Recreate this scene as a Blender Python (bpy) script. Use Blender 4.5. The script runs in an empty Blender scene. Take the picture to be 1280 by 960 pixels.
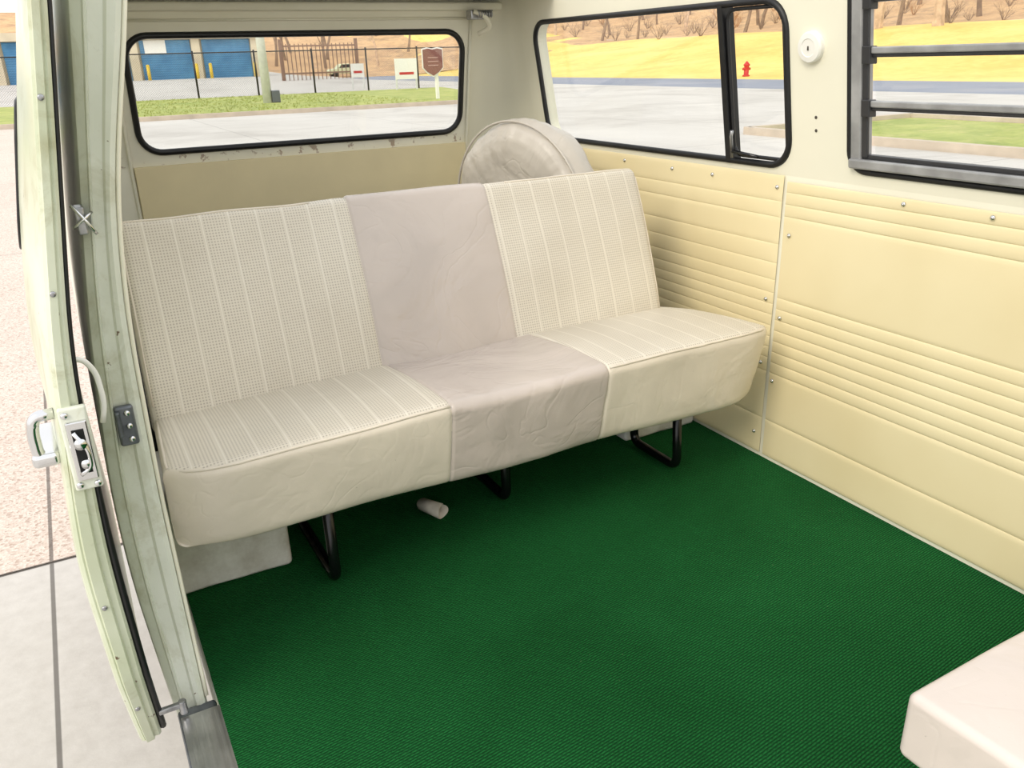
import bpy, math, random
from mathutils import Vector, Matrix, noise
random.seed(7)
S=bpy.context.scene
C=S.collection
H=1.08
# ---------------------------------------------------------------- helpers
def lin(c):
    return tuple(((v/255)/12.92 if v/255<=0.04045 else ((v/255+0.055)/1.055)**2.4) for v in c)+(1.0,)
def link(o): C.objects.link(o); return o
def tag(o,label=None,cat=None,kind=None,group=None):
    if label: o["label"]=label
    if cat: o["category"]=cat
    if kind: o["kind"]=kind
    if group: o["group"]=group
    return o
def adopt(ch,par):
    ch.parent=par
    ch.matrix_parent_inverse=Matrix.Translation(par.location).inverted()
    return ch
def empty(name,loc):
    e=bpy.data.objects.new(name,None); e.location=loc; e.empty_display_size=0.1
    return link(e)
def mk(name,vs,fs,mats,mi=None,smooth=False,origin=None,matfn=None):
    vs=[Vector(v) for v in vs]
    if origin is None:
        xs=[v.x for v in vs]; ys=[v.y for v in vs]; zs=[v.z for v in vs]
        origin=Vector(((min(xs)+max(xs))/2,(min(ys)+max(ys))/2,min(zs)))
    origin=Vector(origin)
    me=bpy.data.meshes.new(name)
    me.from_pydata([v-origin for v in vs],[],fs)
    if not isinstance(mats,(list,tuple)): mats=[mats]
    for m in mats: me.materials.append(m)
    me.update()
    for i,p in enumerate(me.polygons):
        p.use_smooth=smooth
        if mi: p.material_index=mi[i]
        if matfn: p.material_index=matfn(p.center+origin,p.normal)
    me.validate()
    o=bpy.data.objects.new(name,me); o.location=origin
    return link(o)
def sharp(o,deg=35):
    for p in o.data.polygons: p.use_smooth=True
    try: o.data.set_sharp_from_angle(angle=math.radians(deg))
    except Exception: pass
    return o
class Geo:
    def __init__(s): s.v=[];s.f=[];s.m=[]
    def add(s,vs,fs,m=0):
        b=len(s.v); s.v+= [Vector(v) for v in vs]
        for f in fs: s.f.append([i+b for i in f]); s.m.append(m)
    def box(s,lo,hi,m=0):
        x0,y0,z0=lo;x1,y1,z1=hi
        s.add([(x0,y0,z0),(x1,y0,z0),(x1,y1,z0),(x0,y1,z0),(x0,y0,z1),(x1,y0,z1),(x1,y1,z1),(x0,y1,z1)],
              [(0,3,2,1),(4,5,6,7),(0,1,5,4),(1,2,6,5),(2,3,7,6),(3,0,4,7)],m)
    def tube(s,pts,r,n=10,closed=False,m=0):
        pts=[Vector(p) for p in pts]; N=len(pts); vs=[];fs=[]
        up=None
        for i,p in enumerate(pts):
            if closed: t=(pts[(i+1)%N]-pts[i-1])
            else: t=pts[min(i+1,N-1)]-pts[max(i-1,0)]
            t.normalize()
            if up is None:
                up=Vector((0,0,1)) if abs(t.z)<.9 else Vector((1,0,0))
            a=(up-t*up.dot(t)); 
            if a.length<1e-4: a=t.orthogonal()
            a.normalize(); b=t.cross(a); up=a
            rr=r[i] if isinstance(r,(list,tuple)) else r
            for k in range(n):
                th=2*math.pi*k/n
                vs.append(p+a*math.cos(th)*rr+b*math.sin(th)*rr)
        for i in range(N if closed else N-1):
            j=(i+1)%N
            for k in range(n):
                k2=(k+1)%n
                fs.append((i*n+k,i*n+k2,j*n+k2,j*n+k))
        if not closed:
            fs.append(tuple(range(n))[::-1]); fs.append(tuple((N-1)*n+k for k in range(n)))
        s.add(vs,fs,m)
    def cyl(s,a,b,r,n=20,m=0): s.tube([a,b],r,n,False,m)
    def dome(s,c,nrm,r,h,n=12,m=0):
        nrm=Vector(nrm).normalized(); a=nrm.orthogonal().normalized(); b=nrm.cross(a)
        c=Vector(c); vs=[];fs=[]; R=[(r,0),(r*.95,h*.5),(r*.7,h*.9),(r*.3,h)]
        for rr,hh in R:
            for k in range(n):
                th=2*math.pi*k/n; vs.append(c+nrm*hh+(a*math.cos(th)+b*math.sin(th))*rr)
        for i in range(3):
            for k in range(n):
                k2=(k+1)%n; fs.append((i*n+k,i*n+k2,(i+1)*n+k2,(i+1)*n+k))
        fs.append(tuple(3*n+k for k in range(n)))
        s.add(vs,fs,m)
    def obj(s,name,mats,smooth=False,origin=None,matfn=None):
        return mk(name,s.v,s.f,mats,None if matfn else s.m,smooth,origin,matfn)
def bevel(o,w,seg=2):
    b=o.modifiers.new("bev","BEVEL"); b.width=w; b.segments=seg; b.limit_method='ANGLE'; b.angle_limit=math.radians(40)
    return o
def fillet(pts,r,n=6):
    pts=[Vector(p) for p in pts]; out=[pts[0]]
    for i in range(1,len(pts)-1):
        p=pts[i]; a=(pts[i-1]-p); b=(pts[i+1]-p)
        d=min(r,a.length*.49,b.length*.49); a=p+a.normalized()*d; b=p+b.normalized()*d
        for k in range(n+1):
            t=k/n; out.append(a*(1-t)**2+p*2*t*(1-t)+b*t*t)
    out.append(pts[-1]); return out
def interp(tab,z):
    if z<=tab[0][0]: return tab[0][1]
    for (a,va),(b,vb) in zip(tab,tab[1:]):
        if z<=b:
            t=(z-a)/(b-a); return va+(vb-va)*t
    return tab[-1][1]
def smooth_tab(tab):
    def f(z):
        acc=0;w=0
        for k in range(-4,5):
            ww=math.exp(-(k/3)**2); acc+=interp(tab,z+k*.03)*ww; w+=ww
        return acc/w
    return f
def axis_samples(lo,hi,r,n,extra=()):
    k=5
    s=[lo+r*i/k for i in range(k+1)]+[hi-r*i/k for i in range(k+1)]
    for i in range(1,n): s.append(lo+r+(hi-lo-2*r)*i/n)
    for e in extra:
        for d in (-.008,-.004,-.0015,0,.0015,.004,.008): s.append(e+d)
    s=sorted(s); out=[s[0]]
    for v in s[1:]:
        if v-out[-1]>7e-4: out.append(v)
    out[-1]=hi
    return out
def rbox(lo,hi,r,n=(8,4,4),extra=((),(),())):
    lo=Vector(lo);hi=Vector(hi)
    ax=[axis_samples(lo[i],hi[i],r,n[i],extra[i]) for i in range(3)]
    vs=[];idx={};fs=[]
    def V(p):
        key=tuple(round(c,5) for c in p)
        if key in idx: return idx[key]
        p=Vector(p); q=Vector([min(max(p[i],lo[i]+r),hi[i]-r) for i in range(3)])
        d=p-q
        if d.length>1e-9: p=q+d.normalized()*r
        idx[key]=len(vs); vs.append(p); return idx[key]
    for a in range(3):
        b=(a+1)%3;c=(a+2)%3
        for side,val in ((0,lo[a]),(1,hi[a])):
            for i in range(len(ax[b])-1):
                for j in range(len(ax[c])-1):
                    q=[]
                    for (ii,jj) in ((i,j),(i+1,j),(i+1,j+1),(i,j+1)):
                        p=[0,0,0];p[a]=val;p[b]=ax[b][ii];p[c]=ax[c][jj]; q.append(V(p))
                    if side==0: q=q[::-1]
                    if len(set(q))>=3: fs.append(q)
    return vs,fs
def rrect(u0,u1,v0,v1,r,k=8):
    pts=[]
    for (cx,cy,a0) in ((u1-r,v0+r,-90),(u1-r,v1-r,0),(u0+r,v1-r,90),(u0+r,v0+r,180)):
        for i in range(k+1):
            a=math.radians(a0+90*i/k); pts.append((cx+r*math.cos(a),cy+r*math.sin(a)))
    return pts
def plate(g,cell,hole,r,fn,th,m=0,k=8):
    U0,U1,V0,V1=cell
    if hole is None:
        P=[(U0,V0),(U1,V0),(U1,V1),(U0,V1)]
        g.add([fn(u,v,0) for u,v in P]+[fn(u,v,th) for u,v in P],
              [(0,1,2,3),(7,6,5,4)]+[(i,i+4,(i+1)%4+4,(i+1)%4) for i in range(4)],m); return
    inn=rrect(*hole,r,k); out=[]
    cor=[(U1,V0),(U1,V1),(U0,V1),(U0,V0)]
    for c in range(4):
        for i in range(k+1):
            p=inn[c*(k+1)+i]; co=cor[c]
            if i==0: q=(p[0],co[1]) if c in(0,2) else (co[0],p[1])
            elif i==k: q=(co[0],p[1]) if c in(0,2) else (p[0],co[1])
            else: q=co
            out.append(q)
    n=len(inn)
    vs=[fn(u,v,0) for u,v in inn]+[fn(u,v,0) for u,v in out]+[fn(u,v,th) for u,v in inn]+[fn(u,v,th) for u,v in out]
    fs=[]
    for i in range(n):
        j=(i+1)%n
        def q4(a,b,c,d):
            L=[a,b,c,d]; 
            pts=[]
            for x in L:
                if not pts or (Vector(vs[x])-Vector(vs[pts[-1]])).length>1e-7: pts.append(x)
            if (Vector(vs[pts[0]])-Vector(vs[pts[-1]])).length<1e-7: pts.pop()
            if len(pts)>=3: fs.append(pts)
        q4(i,n+i,n+j,j); q4(2*n+j,3*n+j,3*n+i,2*n+i)
        q4(j,2*n+j,2*n+i,i); q4(n+i,3*n+i,3*n+j,n+j)
    g.add(vs,fs,m)
# ---------------------------------------------------------------- materials
class NB:
    def __init__(s,name):
        s.mat=bpy.data.materials.new(name); s.mat.use_nodes=True
        s.nt=s.mat.node_tree; s.N=s.nt.nodes; s.L=s.nt.links
        s.b=s.N["Principled BSDF"]; s.tc=s.N.new("ShaderNodeTexCoord")
    def set(s,inp,v):
        if hasattr(v,"is_linked") or isinstance(v,bpy.types.NodeSocket): s.L.new(v,inp)
        else: inp.default_value=v
    def m(s,op,a,b=0.0,c=None):
        n=s.N.new("ShaderNodeMath"); n.operation=op
        s.set(n.inputs[0],a); s.set(n.inputs[1],b)
        if c is not None: s.set(n.inputs[2],c)
        return n.outputs[0]
    def sep(s,v=None):
        n=s.N.new("ShaderNodeSeparateXYZ"); s.L.new(v or s.tc.outputs["Object"],n.inputs[0]); return n.outputs
    def noise(s,scale,detail=3,rough=.5,vec=None,dist=0):
        n=s.N.new("ShaderNodeTexNoise"); n.inputs["Scale"].default_value=scale
        n.inputs["Detail"].default_value=detail; n.inputs["Roughness"].default_value=rough
        n.inputs["Distortion"].default_value=dist
        s.L.new(vec or s.tc.outputs["Object"],n.inputs["Vector"]); return n.outputs["Fac"]
    def vor(s,scale,vec=None,out="Distance"):
        n=s.N.new("ShaderNodeTexVoronoi"); n.inputs["Scale"].default_value=scale
        s.L.new(vec or s.tc.outputs["Object"],n.inputs["Vector"]); return n.outputs[out]
    def ramp(s,f,lo,hi,a=0.,b=1.):
        n=s.N.new("ShaderNodeMapRange"); s.set(n.inputs[0],f)
        n.inputs[1].default_value=lo;n.inputs[2].default_value=hi;n.inputs[3].default_value=a;n.inputs[4].default_value=b
        return n.outputs[0]
    def mix(s,f,a,b):
        n=s.N.new("ShaderNodeMix"); n.data_type='RGBA'
        s.set(n.inputs[0],f); s.set(n.inputs[6],a); s.set(n.inputs[7],b); return n.outputs[2]
    def bump(s,h,strength=.3,dist=.01):
        n=s.N.new("ShaderNodeBump"); n.inputs["Strength"].default_value=strength; n.inputs["Distance"].default_value=dist
        s.L.new(h,n.inputs["Height"]); s.L.new(n.outputs[0],s.b.inputs["Normal"])
    def done(s,col,rough=.5,metal=0.,spec=None):
        s.set(s.b.inputs["Base Color"],col); s.set(s.b.inputs["Roughness"],rough); s.set(s.b.inputs["Metallic"],metal)
        if spec is not None: s.b.inputs["Specular IOR Level"].default_value=spec
        return s.mat
def simple(name,c,rough=.5,metal=0.,var=.06,sc=6,bump=0.,bsc=60,spec=None):
    n=NB(name); c=lin(c); d=tuple(v*(1-var*2.2) for v in c[:3])+(1,)
    col=n.mix(n.ramp(n.noise(sc,4),.3,.7),d,c)
    if bump: n.bump(n.noise(bsc,4),bump,.003)
    return n.done(col,rough,metal,spec)
M={}
M['cream']=simple('cream_paint',(238,234,214),.3,var=.02,sc=4,bump=.04)
def mk_pale(name,a,b,gr):
    n=NB(name)
    c=n.mix(n.ramp(n.noise(5,4),.35,.7),lin(a),lin(b))
    grime=n.ramp(n.noise(9,6,.7,dist=.8),.52,.72); c=n.mix(n.m('MULTIPLY',grime,gr),c,lin((158,152,108)))
    fine=n.ramp(n.noise(60,5,.7),.6,.7); c=n.mix(n.m('MULTIPLY',fine,.12),c,lin((120,112,84)))
    chip=n.ramp(n.noise(45,4,.6),.70,.73); c=n.mix(chip,c,lin((112,92,70)))
    n.bump(n.noise(60,3),.06,.003); return n.done(c,.28)
M['pale']=mk_pale('pale_worn_paint',(208,211,194),(230,232,220),.45)
M['doorp']=mk_pale('pale_green_worn_paint',(196,202,174),(222,226,206),.6)
M['rubber']=simple('black_rubber',(20,20,22),.45,var=.1,sc=30)
M['black']=simple('black_enamel',(10,10,12),.22,var=.1,sc=30)
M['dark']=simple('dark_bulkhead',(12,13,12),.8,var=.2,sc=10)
M['chrome']=simple('chrome',(225,225,225),.15,1.,var=.05)
M['zinc']=simple('dull_zinc',(186,186,188),.32,.85,var=.2,sc=60,bump=.15)
M['alu']=simple('aluminium',(195,195,195),.28,.9,var=.15,sc=20)
M['white']=simple('white_plastic',(240,238,230),.4,var=.02)
def mk_vinyl(name,c,bumpw=.35,smud=.2,rough=.34,crease=0):
    n=NB(name); c=lin(c); d=tuple(v*.86 for v in c[:3])+(1,)
    big=n.noise(5,3,.5,dist=.6)
    col=n.mix(n.ramp(big,.3,.7),d,c)
    smudge=n.ramp(n.noise(12,5,.6),.60,.76); col=n.mix(n.m('MULTIPLY',smudge,smud),col,tuple(v*.66 for v in c[:3])+(1,))
    sp_=n.ramp(n.noise(90,3,.6),.74,.77); col=n.mix(n.m('MULTIPLY',sp_,.35),col,lin((120,106,92)))
    h=n.m('ADD',n.m('MULTIPLY',n.noise(7,3,.5,dist=.8),1.0),n.m('MULTIPLY',n.noise(400,2),.02))
    if crease:
        cr=n.ramp(n.m('ABSOLUTE',n.m('SUBTRACT',n.noise(5,2,.5,dist=1.6),.5)),.0,.03,0,1)
        h=n.m('ADD',h,n.m('MULTIPLY',cr,crease))
    n.bump(h,bumpw,.02)
    return n.done(col,rough)
M['lilac']=mk_vinyl('greige_vinyl',(198,186,176),.36,.25,.25,.06)
M['beigev']=mk_vinyl('beige_vinyl',(224,213,195),.26,.2,.3,.05)
M['greyv']=mk_vinyl('grey_vinyl',(198,190,178),.5,.3,.38,.06)
M['lightv']=mk_vinyl('pale_greige_vinyl',(218,206,197),.25,.2,.28,.04)
def mk_perf(name,ax):
    n=NB(name); o=n.sep(); u=o[0]; v=o[ax]; s=.0062
    fu=n.m('SUBTRACT',n.m('FRACT',n.m('DIVIDE',u,s)),.5); fv=n.m('SUBTRACT',n.m('FRACT',n.m('DIVIDE',v,s)),.5)
    d=n.m('SQRT',n.m('ADD',n.m('MULTIPLY',fu,fu),n.m('MULTIPLY',fv,fv)))
    dot=n.ramp(d,.14,.38,1,0)
    st=n.m('ABSOLUTE',n.m('SUBTRACT',n.m('FRACT',n.m('DIVIDE',u,.058)),.5))
    line=n.ramp(st,.012,.022,1,0)
    groove=n.ramp(n.m('ABSOLUTE',n.m('SUBTRACT',st,.04)),.0,.02,1,0)
    dot=n.m('MULTIPLY',dot,n.m('SUBTRACT',1.0,n.ramp(st,.045,.055,1,0)))
    base=n.mix(n.ramp(n.noise(4,3),.3,.7),lin((203,194,177)),lin((217,209,193)))
    c=n.mix(n.m('MULTIPLY',dot,.5),base,lin((116,103,88)))
    c=n.mix(n.m('MULTIPLY',line,.4),c,lin((234,228,216)))
    n.bump(n.m('ADD',n.m('MULTIPLY',n.m('SUBTRACT',n.m('MULTIPLY',line,.6),n.m('ADD',dot,groove)),.05),n.noise(6,3)),.22,.018)
    return n.done(c,.42)
M['perfback']=mk_perf('perforated_vinyl_back',2)
M['perfseat']=mk_perf('perforated_vinyl_seat',1)
def mk_carpet():
    n=NB('green_ribbed_carpet'); o=n.sep(); s=.0054
    u=n.m('DIVIDE',n.m('ADD',o[0],n.m('MULTIPLY',o[1],.12)),s*2.2); v=n.m('DIVIDE',n.m('SUBTRACT',o[1],n.m('MULTIPLY',o[0],.12)),s)
    off=n.m('MULTIPLY',n.m('FLOOR',v),.37)
    wob=n.m('MULTIPLY',n.noise(110,3),1.8)
    fu=n.m('SUBTRACT',n.m('FRACT',n.m('ADD',n.m('ADD',u,off),wob)),.5); fv=n.m('SUBTRACT',n.m('FRACT',n.m('ADD',v,n.m('MULTIPLY',wob,.25))),.5)
    d=n.m('SQRT',n.m('ADD',n.m('MULTIPLY',n.m('MULTIPLY',fu,fu),.45),n.m('MULTIPLY',fv,fv)))
    loop=n.ramp(d,.1,.5,1,0)
    big=n.ramp(n.noise(1.5,5,.6,dist=.4),.3,.7)
    a=n.mix(big,lin((22,96,42)),lin((38,122,60)))
    lo_=n.mix(big,lin((6,46,18)),lin((12,64,30)))
    c=n.mix(loop,lo_,a)
    fleck=n.ramp(n.noise(150,2),.76,.80); c=n.mix(n.m('MULTIPLY',fleck,.35),c,lin((140,165,120)))
    lint=n.ramp(n.noise(38,6,.8),.745,.76); c=n.mix(n.m('MULTIPLY',lint,.6),c,lin((190,190,160)))
    n.bump(loop,.7,.004)
    return n.done(c,.95,spec=.12)
M['carpet']=mk_carpet()
def mk_panel():
    n=NB('cream_vinyl_panel')
    c=n.mix(n.ramp(n.noise(2.5,3),.3,.7),lin((226,210,166)),lin((235,221,180)))
    n.bump(n.noise(500,2),.1,.001)
    return n.done(c,.36)
M['panel']=mk_panel()
M['board']=simple('tan_board',(234,219,176),.5,var=.03,sc=8)
def mk_chip():
    n=NB('chipped_cream_paint'); o=n.sep(n.tc.outputs["Object"])
    base=n.mix(n.ramp(n.noise(5,3),.3,.7),lin((232,228,208)),lin((242,238,220)))
    band=n.m('MULTIPLY',n.ramp(o[2],.486,.492),n.ramp(o[2],.512,.524,1,0))
    ch=n.m('MULTIPLY',n.ramp(n.noise(24,5,.65),.57,.61),band)
    ch2=n.ramp(n.noise(40,5,.65),.73,.75)
    c=n.mix(n.m('MULTIPLY',n.m('MAXIMUM',ch,ch2),.75),base,lin((150,122,98)))
    return n.done(c,.4)
M['chip']=mk_chip()
def mk_boxw():
    n=NB('scuffed_white_paint')
    c=n.mix(n.ramp(n.noise(9,5,.7),.35,.7),lin((242,240,232)),lin((200,194,180)))
    n.bump(n.noise(40,4),.3,.004); return n.done(c,.6)
M['scuff']=mk_boxw()
def mk_glass():
    m=bpy.data.materials.new('window_glass'); m.use_nodes=True; nt=m.node_tree; nt.nodes.clear()
    o=nt.nodes.new("ShaderNodeOutputMaterial"); t=nt.nodes.new("ShaderNodeBsdfTransparent"); g=nt.nodes.new("ShaderNodeBsdfGlossy")
    t.inputs[0].default_value=(.98,.99,.98,1); g.inputs["Roughness"].default_value=.03
    x=nt.nodes.new("ShaderNodeMixShader"); x.inputs[0].default_value=.05
    nt.links.new(t.outputs[0],x.inputs[1]);nt.links.new(g.outputs[0],x.inputs[2]);nt.links.new(x.outputs[0],o.inputs[0]); return m
M['glass']=mk_glass()
def mk_ground(name,a,b,big=.4,fine=30,bump=.2,rough=.85,agg=False,joints=None,stain=None):
    n=NB(name); P=n.tc.outputs["Object"]
    f=n.m('ADD',n.m('MULTIPLY',n.ramp(n.noise(big,4,.6),.3,.7),.6),n.m('MULTIPLY',n.ramp(n.noise(fine,4,.6),.3,.7),.4))
    c=n.mix(f,lin(a),lin(b))
    if stain:
        c=n.mix(n.m('MULTIPLY',n.ramp(n.noise(stain[1],6,.7,dist=.5),.5,.68),stain[2]),c,lin(stain[0]))
    if agg:
        v=n.vor(105,out="Color"); w=n.N.new("ShaderNodeSeparateColor"); n.L.new(v,w.inputs[0])
        c=n.mix(n.ramp(w.outputs[0],.0,1.,0,.7),c,lin((236,224,212)))
        c=n.mix(n.ramp(w.outputs[1],.78,.88,0,.5),c,lin((156,124,106)))
        n.bump(n.vor(105),.35,.006)
    else: n.bump(n.noise(fine*2,4),bump,.01)
    if joints:
        o=n.sep(); j=None
        for ax,off,per in joints:
            t=n.m('ABSOLUTE',n.m('SUBTRACT',n.m('FRACT',n.m('DIVIDE',n.m('SUBTRACT',o[ax],off),per)),.5))
            l=n.ramp(t,.5-.008/per,.5-.005/per,0,1)
            j=l if j is None else n.m('MAXIMUM',j,l)
        c=n.mix(n.m('MULTIPLY',j,.75),c,lin((74,68,62)))
    return n.done(c,rough)
# ---------------------------------------------------------------- camera
cam=bpy.data.cameras.new("camera"); cam.lens=1026/1280*36; cam.sensor_width=36; cam.clip_start=.02; cam.clip_end=2000
co=bpy.data.objects.new("camera",cam); link(co)
fw=Vector((.4368,.8202,-.3695)).normalized(); rt=Vector((.8770,-.4797,-.0279)); rt=(rt-fw*rt.dot(fw)).normalized(); up=rt.cross(fw)
co.matrix_world=Matrix(((rt.x,up.x,-fw.x,0),(rt.y,up.y,-fw.y,0),(rt.z,up.z,-fw.z,H),(0,0,0,1)))
S.camera=co
S.view_settings.view_transform='Standard'
# ---------------------------------------------------------------- world + sun
w=bpy.data.worlds.new("sky"); S.world=w; w.use_nodes=True; nt=w.node_tree
bg=nt.nodes["Background"]; tc=nt.nodes.new("ShaderNodeTexCoord"); sp=nt.nodes.new("ShaderNodeSeparateXYZ"); mr=nt.nodes.new("ShaderNodeMapRange")
mx=nt.nodes.new("ShaderNodeMix"); mx.data_type='RGBA'
nt.links.new(tc.outputs["Generated"],sp.inputs[0]); nt.links.new(sp.outputs[2],mr.inputs[0]); mr.inputs[1].default_value=-.05; mr.inputs[2].default_value=.6
nt.links.new(mr.outputs[0],mx.inputs[0]); mx.inputs[6].default_value=(1,.99,.97,1); mx.inputs[7].default_value=(.94,.96,1.0,1)
nt.links.new(mx.outputs[2],bg.inputs[0]); bg.inputs[1].default_value=1.38
sl=bpy.data.lights.new("sun","SUN"); sl.energy=1.9; sl.angle=math.radians(26); sl.color=(1,.92,.78)
so=bpy.data.objects.new("sun",sl); link(so); so.location=(-20,-20,20)
d=Vector((.78,.36,-.62)); so.rotation_euler=d.to_track_quat('-Z','Y').to_euler()
# ---------------------------------------------------------------- body profile tables
xo=smooth_tab([(-.3,.02),(-.03,-.004),(.2,-.026),(.4,-.028),(.7,-.003),(1.17,.064),(1.5,.113)])
xi=smooth_tab([(-.3,.05),(0,.052),(.4,.050),(.7,.056),(.86,.072),(.95,.088),(1.175,.143),(1.5,.20)])
def wx(z): # right wall
    return 1.612 if z<=.785 else 1.612-(z-.785)*.17
# ---------------------------------------------------------------- floor + carpet
g=Geo(); g.box((.066,-.8,-.10),(1.66,2.0,-.012)); tag(g.obj("floor",M['pale']),"painted steel load floor of the van","floor","structure")
g=Geo()
g.box((.069,-.8,-.012),(1.611,1.985,0)); tag(g.obj("carpet",M['carpet'],origin=(0,0,-.012)),"dark green ribbed outdoor carpet covering the van floor","carpet")
g=Geo(); g.box((.07,-.86,-.01),(1.60,-.80,.95)); o=g.obj("front_light_block",M['cream']); tag(o,"cream half-height wall added out of view to block low front light","wall","structure")  # unseen wall added behind the camera to block low light from the front
# ---------------------------------------------------------------- right wall
g=Geo()
fnR=lambda u,v,w_: (wx(v)+w_,u,v)
TOPZ=1.30
plate(g,(-.8,2.95,-.06,.785),None,0,fnR,.05)
HL=(.30,1.335,.812,1.225); HW=(1.505,2.675,.80,1.195)
plate(g,(-.8,.20,.785,TOPZ),None,0,fnR,.05)
plate(g,(.20,1.42,.785,TOPZ),HL,.05,fnR,.05)
plate(g,(1.42,2.76,.785,TOPZ),HW,.07,fnR,.05)
def corner(z0,z1,n=10,m=8):
    vs=[];fs=[]
    for j in range(m+1):
        z=z0+(z1-z0)*j/m; X=wx(z); yr=2.95-(max(z,.785)-.785)*.2
        for i in range(n+1):
            p0=Vector((X,2.76,z)); p1=Vector((X,yr,z)); p2=Vector((1.40,yr,z)); t=i/n
            vs.append(p0*(1-t)**2+p1*2*t*(1-t)+p2*t*t)
    for j in range(m):
        for i in range(n):
            a=j*(n+1)+i; fs.append((a,a+n+1,a+n+2,a+1))
    return vs,fs
wr=g.obj("wall_right",M['cream']); tag(wr,"cream painted steel side wall with window openings","wall","structure")
vs,fs=corner(.3,TOPZ); o=mk("trim_1",vs,fs,M['cream'],smooth=True); tag(o,"cream painted curved rear corner pillar","trim","structure")
g=Geo()
for z in (.93,.90): g.dome((wx(z)-.0005,1.428,z),(-1,0,-.1),.0038,.0015)
M['plug']=simple('brown_grey_plug',(70,62,54),.6)
o=g.obj("trim_2",M['plug']); tag(o,"pair of small dark plug holes in the window pillar","trim","structure")
# ---------------------------------------------------------------- panels
def pleats(zs,z0,z1,PH):
    gs=sorted([z0]+zs+[z1])
    def f(z):
        for a,b in zip(gs,gs[1:]):
            if a<=z<=b:
                L=b-a
                if L<.06: return PH*math.sin(math.pi*(z-a)/L)**.42
                e=min(z-a,b-z)
                return PH*.95*math.sin(math.pi/2*min(1,e/.014))**.6
        return 0
    samples=set()
    for a,b in zip(gs,gs[1:]):
        L=b-a
        if L<.06:
            for i in range(15): samples.add(round(a+L*.5*(1-math.cos(math.pi*i/14)),5))
        else:
            for i in range(8):
                samples.add(round(a+.014*(i/7)**1.5,5)); samples.add(round(b-.014*(i/7)**1.5,5))
            for i in range(1,6): samples.add(round(a+L*i/6,5))
    return f,sorted(samples)
def panel(name,y0,y1,zs,z0,z1,label,screws,PH):
    f,sm=pleats(zs,z0,z1,PH); ny=60; vs=[];fs=[]
    for i in range(ny+1):
        y=y0+(y1-y0)*i/ny
        e=min(i,ny-i); fade=min(1,e/1.0)
        for z in sm:
            vs.append((1.609-f(z)*fade-.002-.0025*noise.noise(Vector((y*3,z*5,1))),y,z))
    n=len(sm)
    for i in range(ny):
        for j in range(n-1):
            a=i*n+j; fs.append((a,a+1,a+n+1,a+n))
    o=mk(name,vs,fs,M['panel'],smooth=True); tag(o,label,"wall panel")
    for (y,z) in screws:
        q=Geo(); q.dome((1.6055-f(z),y,z),(-1,0,0),.0055,.003); q.dome((1.6025-f(z),y,z),(-1,0,0),.003,.002)
        adopt(tag(q.obj("screw",M['chrome'],True)),o)
    return o
ridF=[.745,.715,.685,.47,.44,.41,.38,.35,.32,.29,.26,.12]
ridR=[.72,.68,.61,.56,.515,.48,.45,.42,.39,.36,.33,.30,.26,.12]
panel("side_panel",-.75,1.515,ridF,.012,.772,"cream vinyl side panel with horizontal pleats under the louvred window",
      [(1.176,.76),(.974,.76),(1.49,.64),(1.495,.42),(1.5,.24),(.6,.76)],.0030)
panel("side_panel",1.527,2.45,ridR,.012,.785,"cream vinyl side panel with close horizontal pleats beside the rear bench",
      [(1.545,.755),(1.55,.46),(1.548,.28),(1.55,.07),(1.963,.762),(1.788,.762),(2.2,.765)],.0022)
# ---------------------------------------------------------------- window seals + glass (right side)
def ring(name,fn,rect,r,rad,mat,k=8,sq=1.):
    pts=[fn(u,v,0) for u,v in rrect(*rect,r,k)]
    g=Geo(); g.tube(pts,rad,10,True); return g.obj(name,mat,True)
def pane(name,fn,rect,r,w_,mat=None):
    P=rrect(*rect,r,8); g=Geo(); n=len(P)
    g.add([fn(u,v,w_) for u,v in P]+[fn(u,v,w_+.004) for u,v in P],[tuple(range(n)),tuple(range(2*n-1,n-1,-1))]+[(i,i+n,(i+1)%n+n,(i+1)%n) for i in range(n)])
    return g.obj(name,mat or M['glass'])
e=empty("window_1",(1.58,2.1,.8)); tag(e,"fixed and sliding side window with black rubber seal","window","structure")
a=ring("rubber_seal",fnR,(1.512,2.668,.807,1.188),.068,.0085,M['rubber']); adopt(a,e)
adopt(pane("glass_pane",fnR,(1.5,2.68,.795,1.2),.07,.02),e)
g=Geo(); 
g.add([fnR(u,v,w_) for (u,v,w_) in ((1.717,.80,-.008),(1.735,.80,-.008),(1.735,1.19,-.008),(1.717,1.19,-.008),(1.717,.80,.03),(1.735,.80,.03),(1.735,1.19,.03),(1.717,1.19,.03))],
  [(0,3,2,1),(4,5,6,7),(0,1,5,4),(1,2,6,5),(2,3,7,6),(3,0,4,7)])
g.tube([fnR(u,v,.004) for u,v in rrect(1.523,1.712,.822,1.175,.03,5)],.005,8,True)
adopt(g.obj("sliding_frame",M['rubber']),e)
g=Geo(); g.tube([fnR(1.705,.815,-.012),fnR(1.705,.87,-.012),fnR(1.698,.885,-.014)],.0045)
adopt(g.obj("latch",M['zinc'],True),e)
g=Geo(); g.tube([fnR(1.70,.832,-.014),fnR(1.61,.825,-.014)],.005)
adopt(g.obj("catch_bar",M['black'],True),e)
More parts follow.
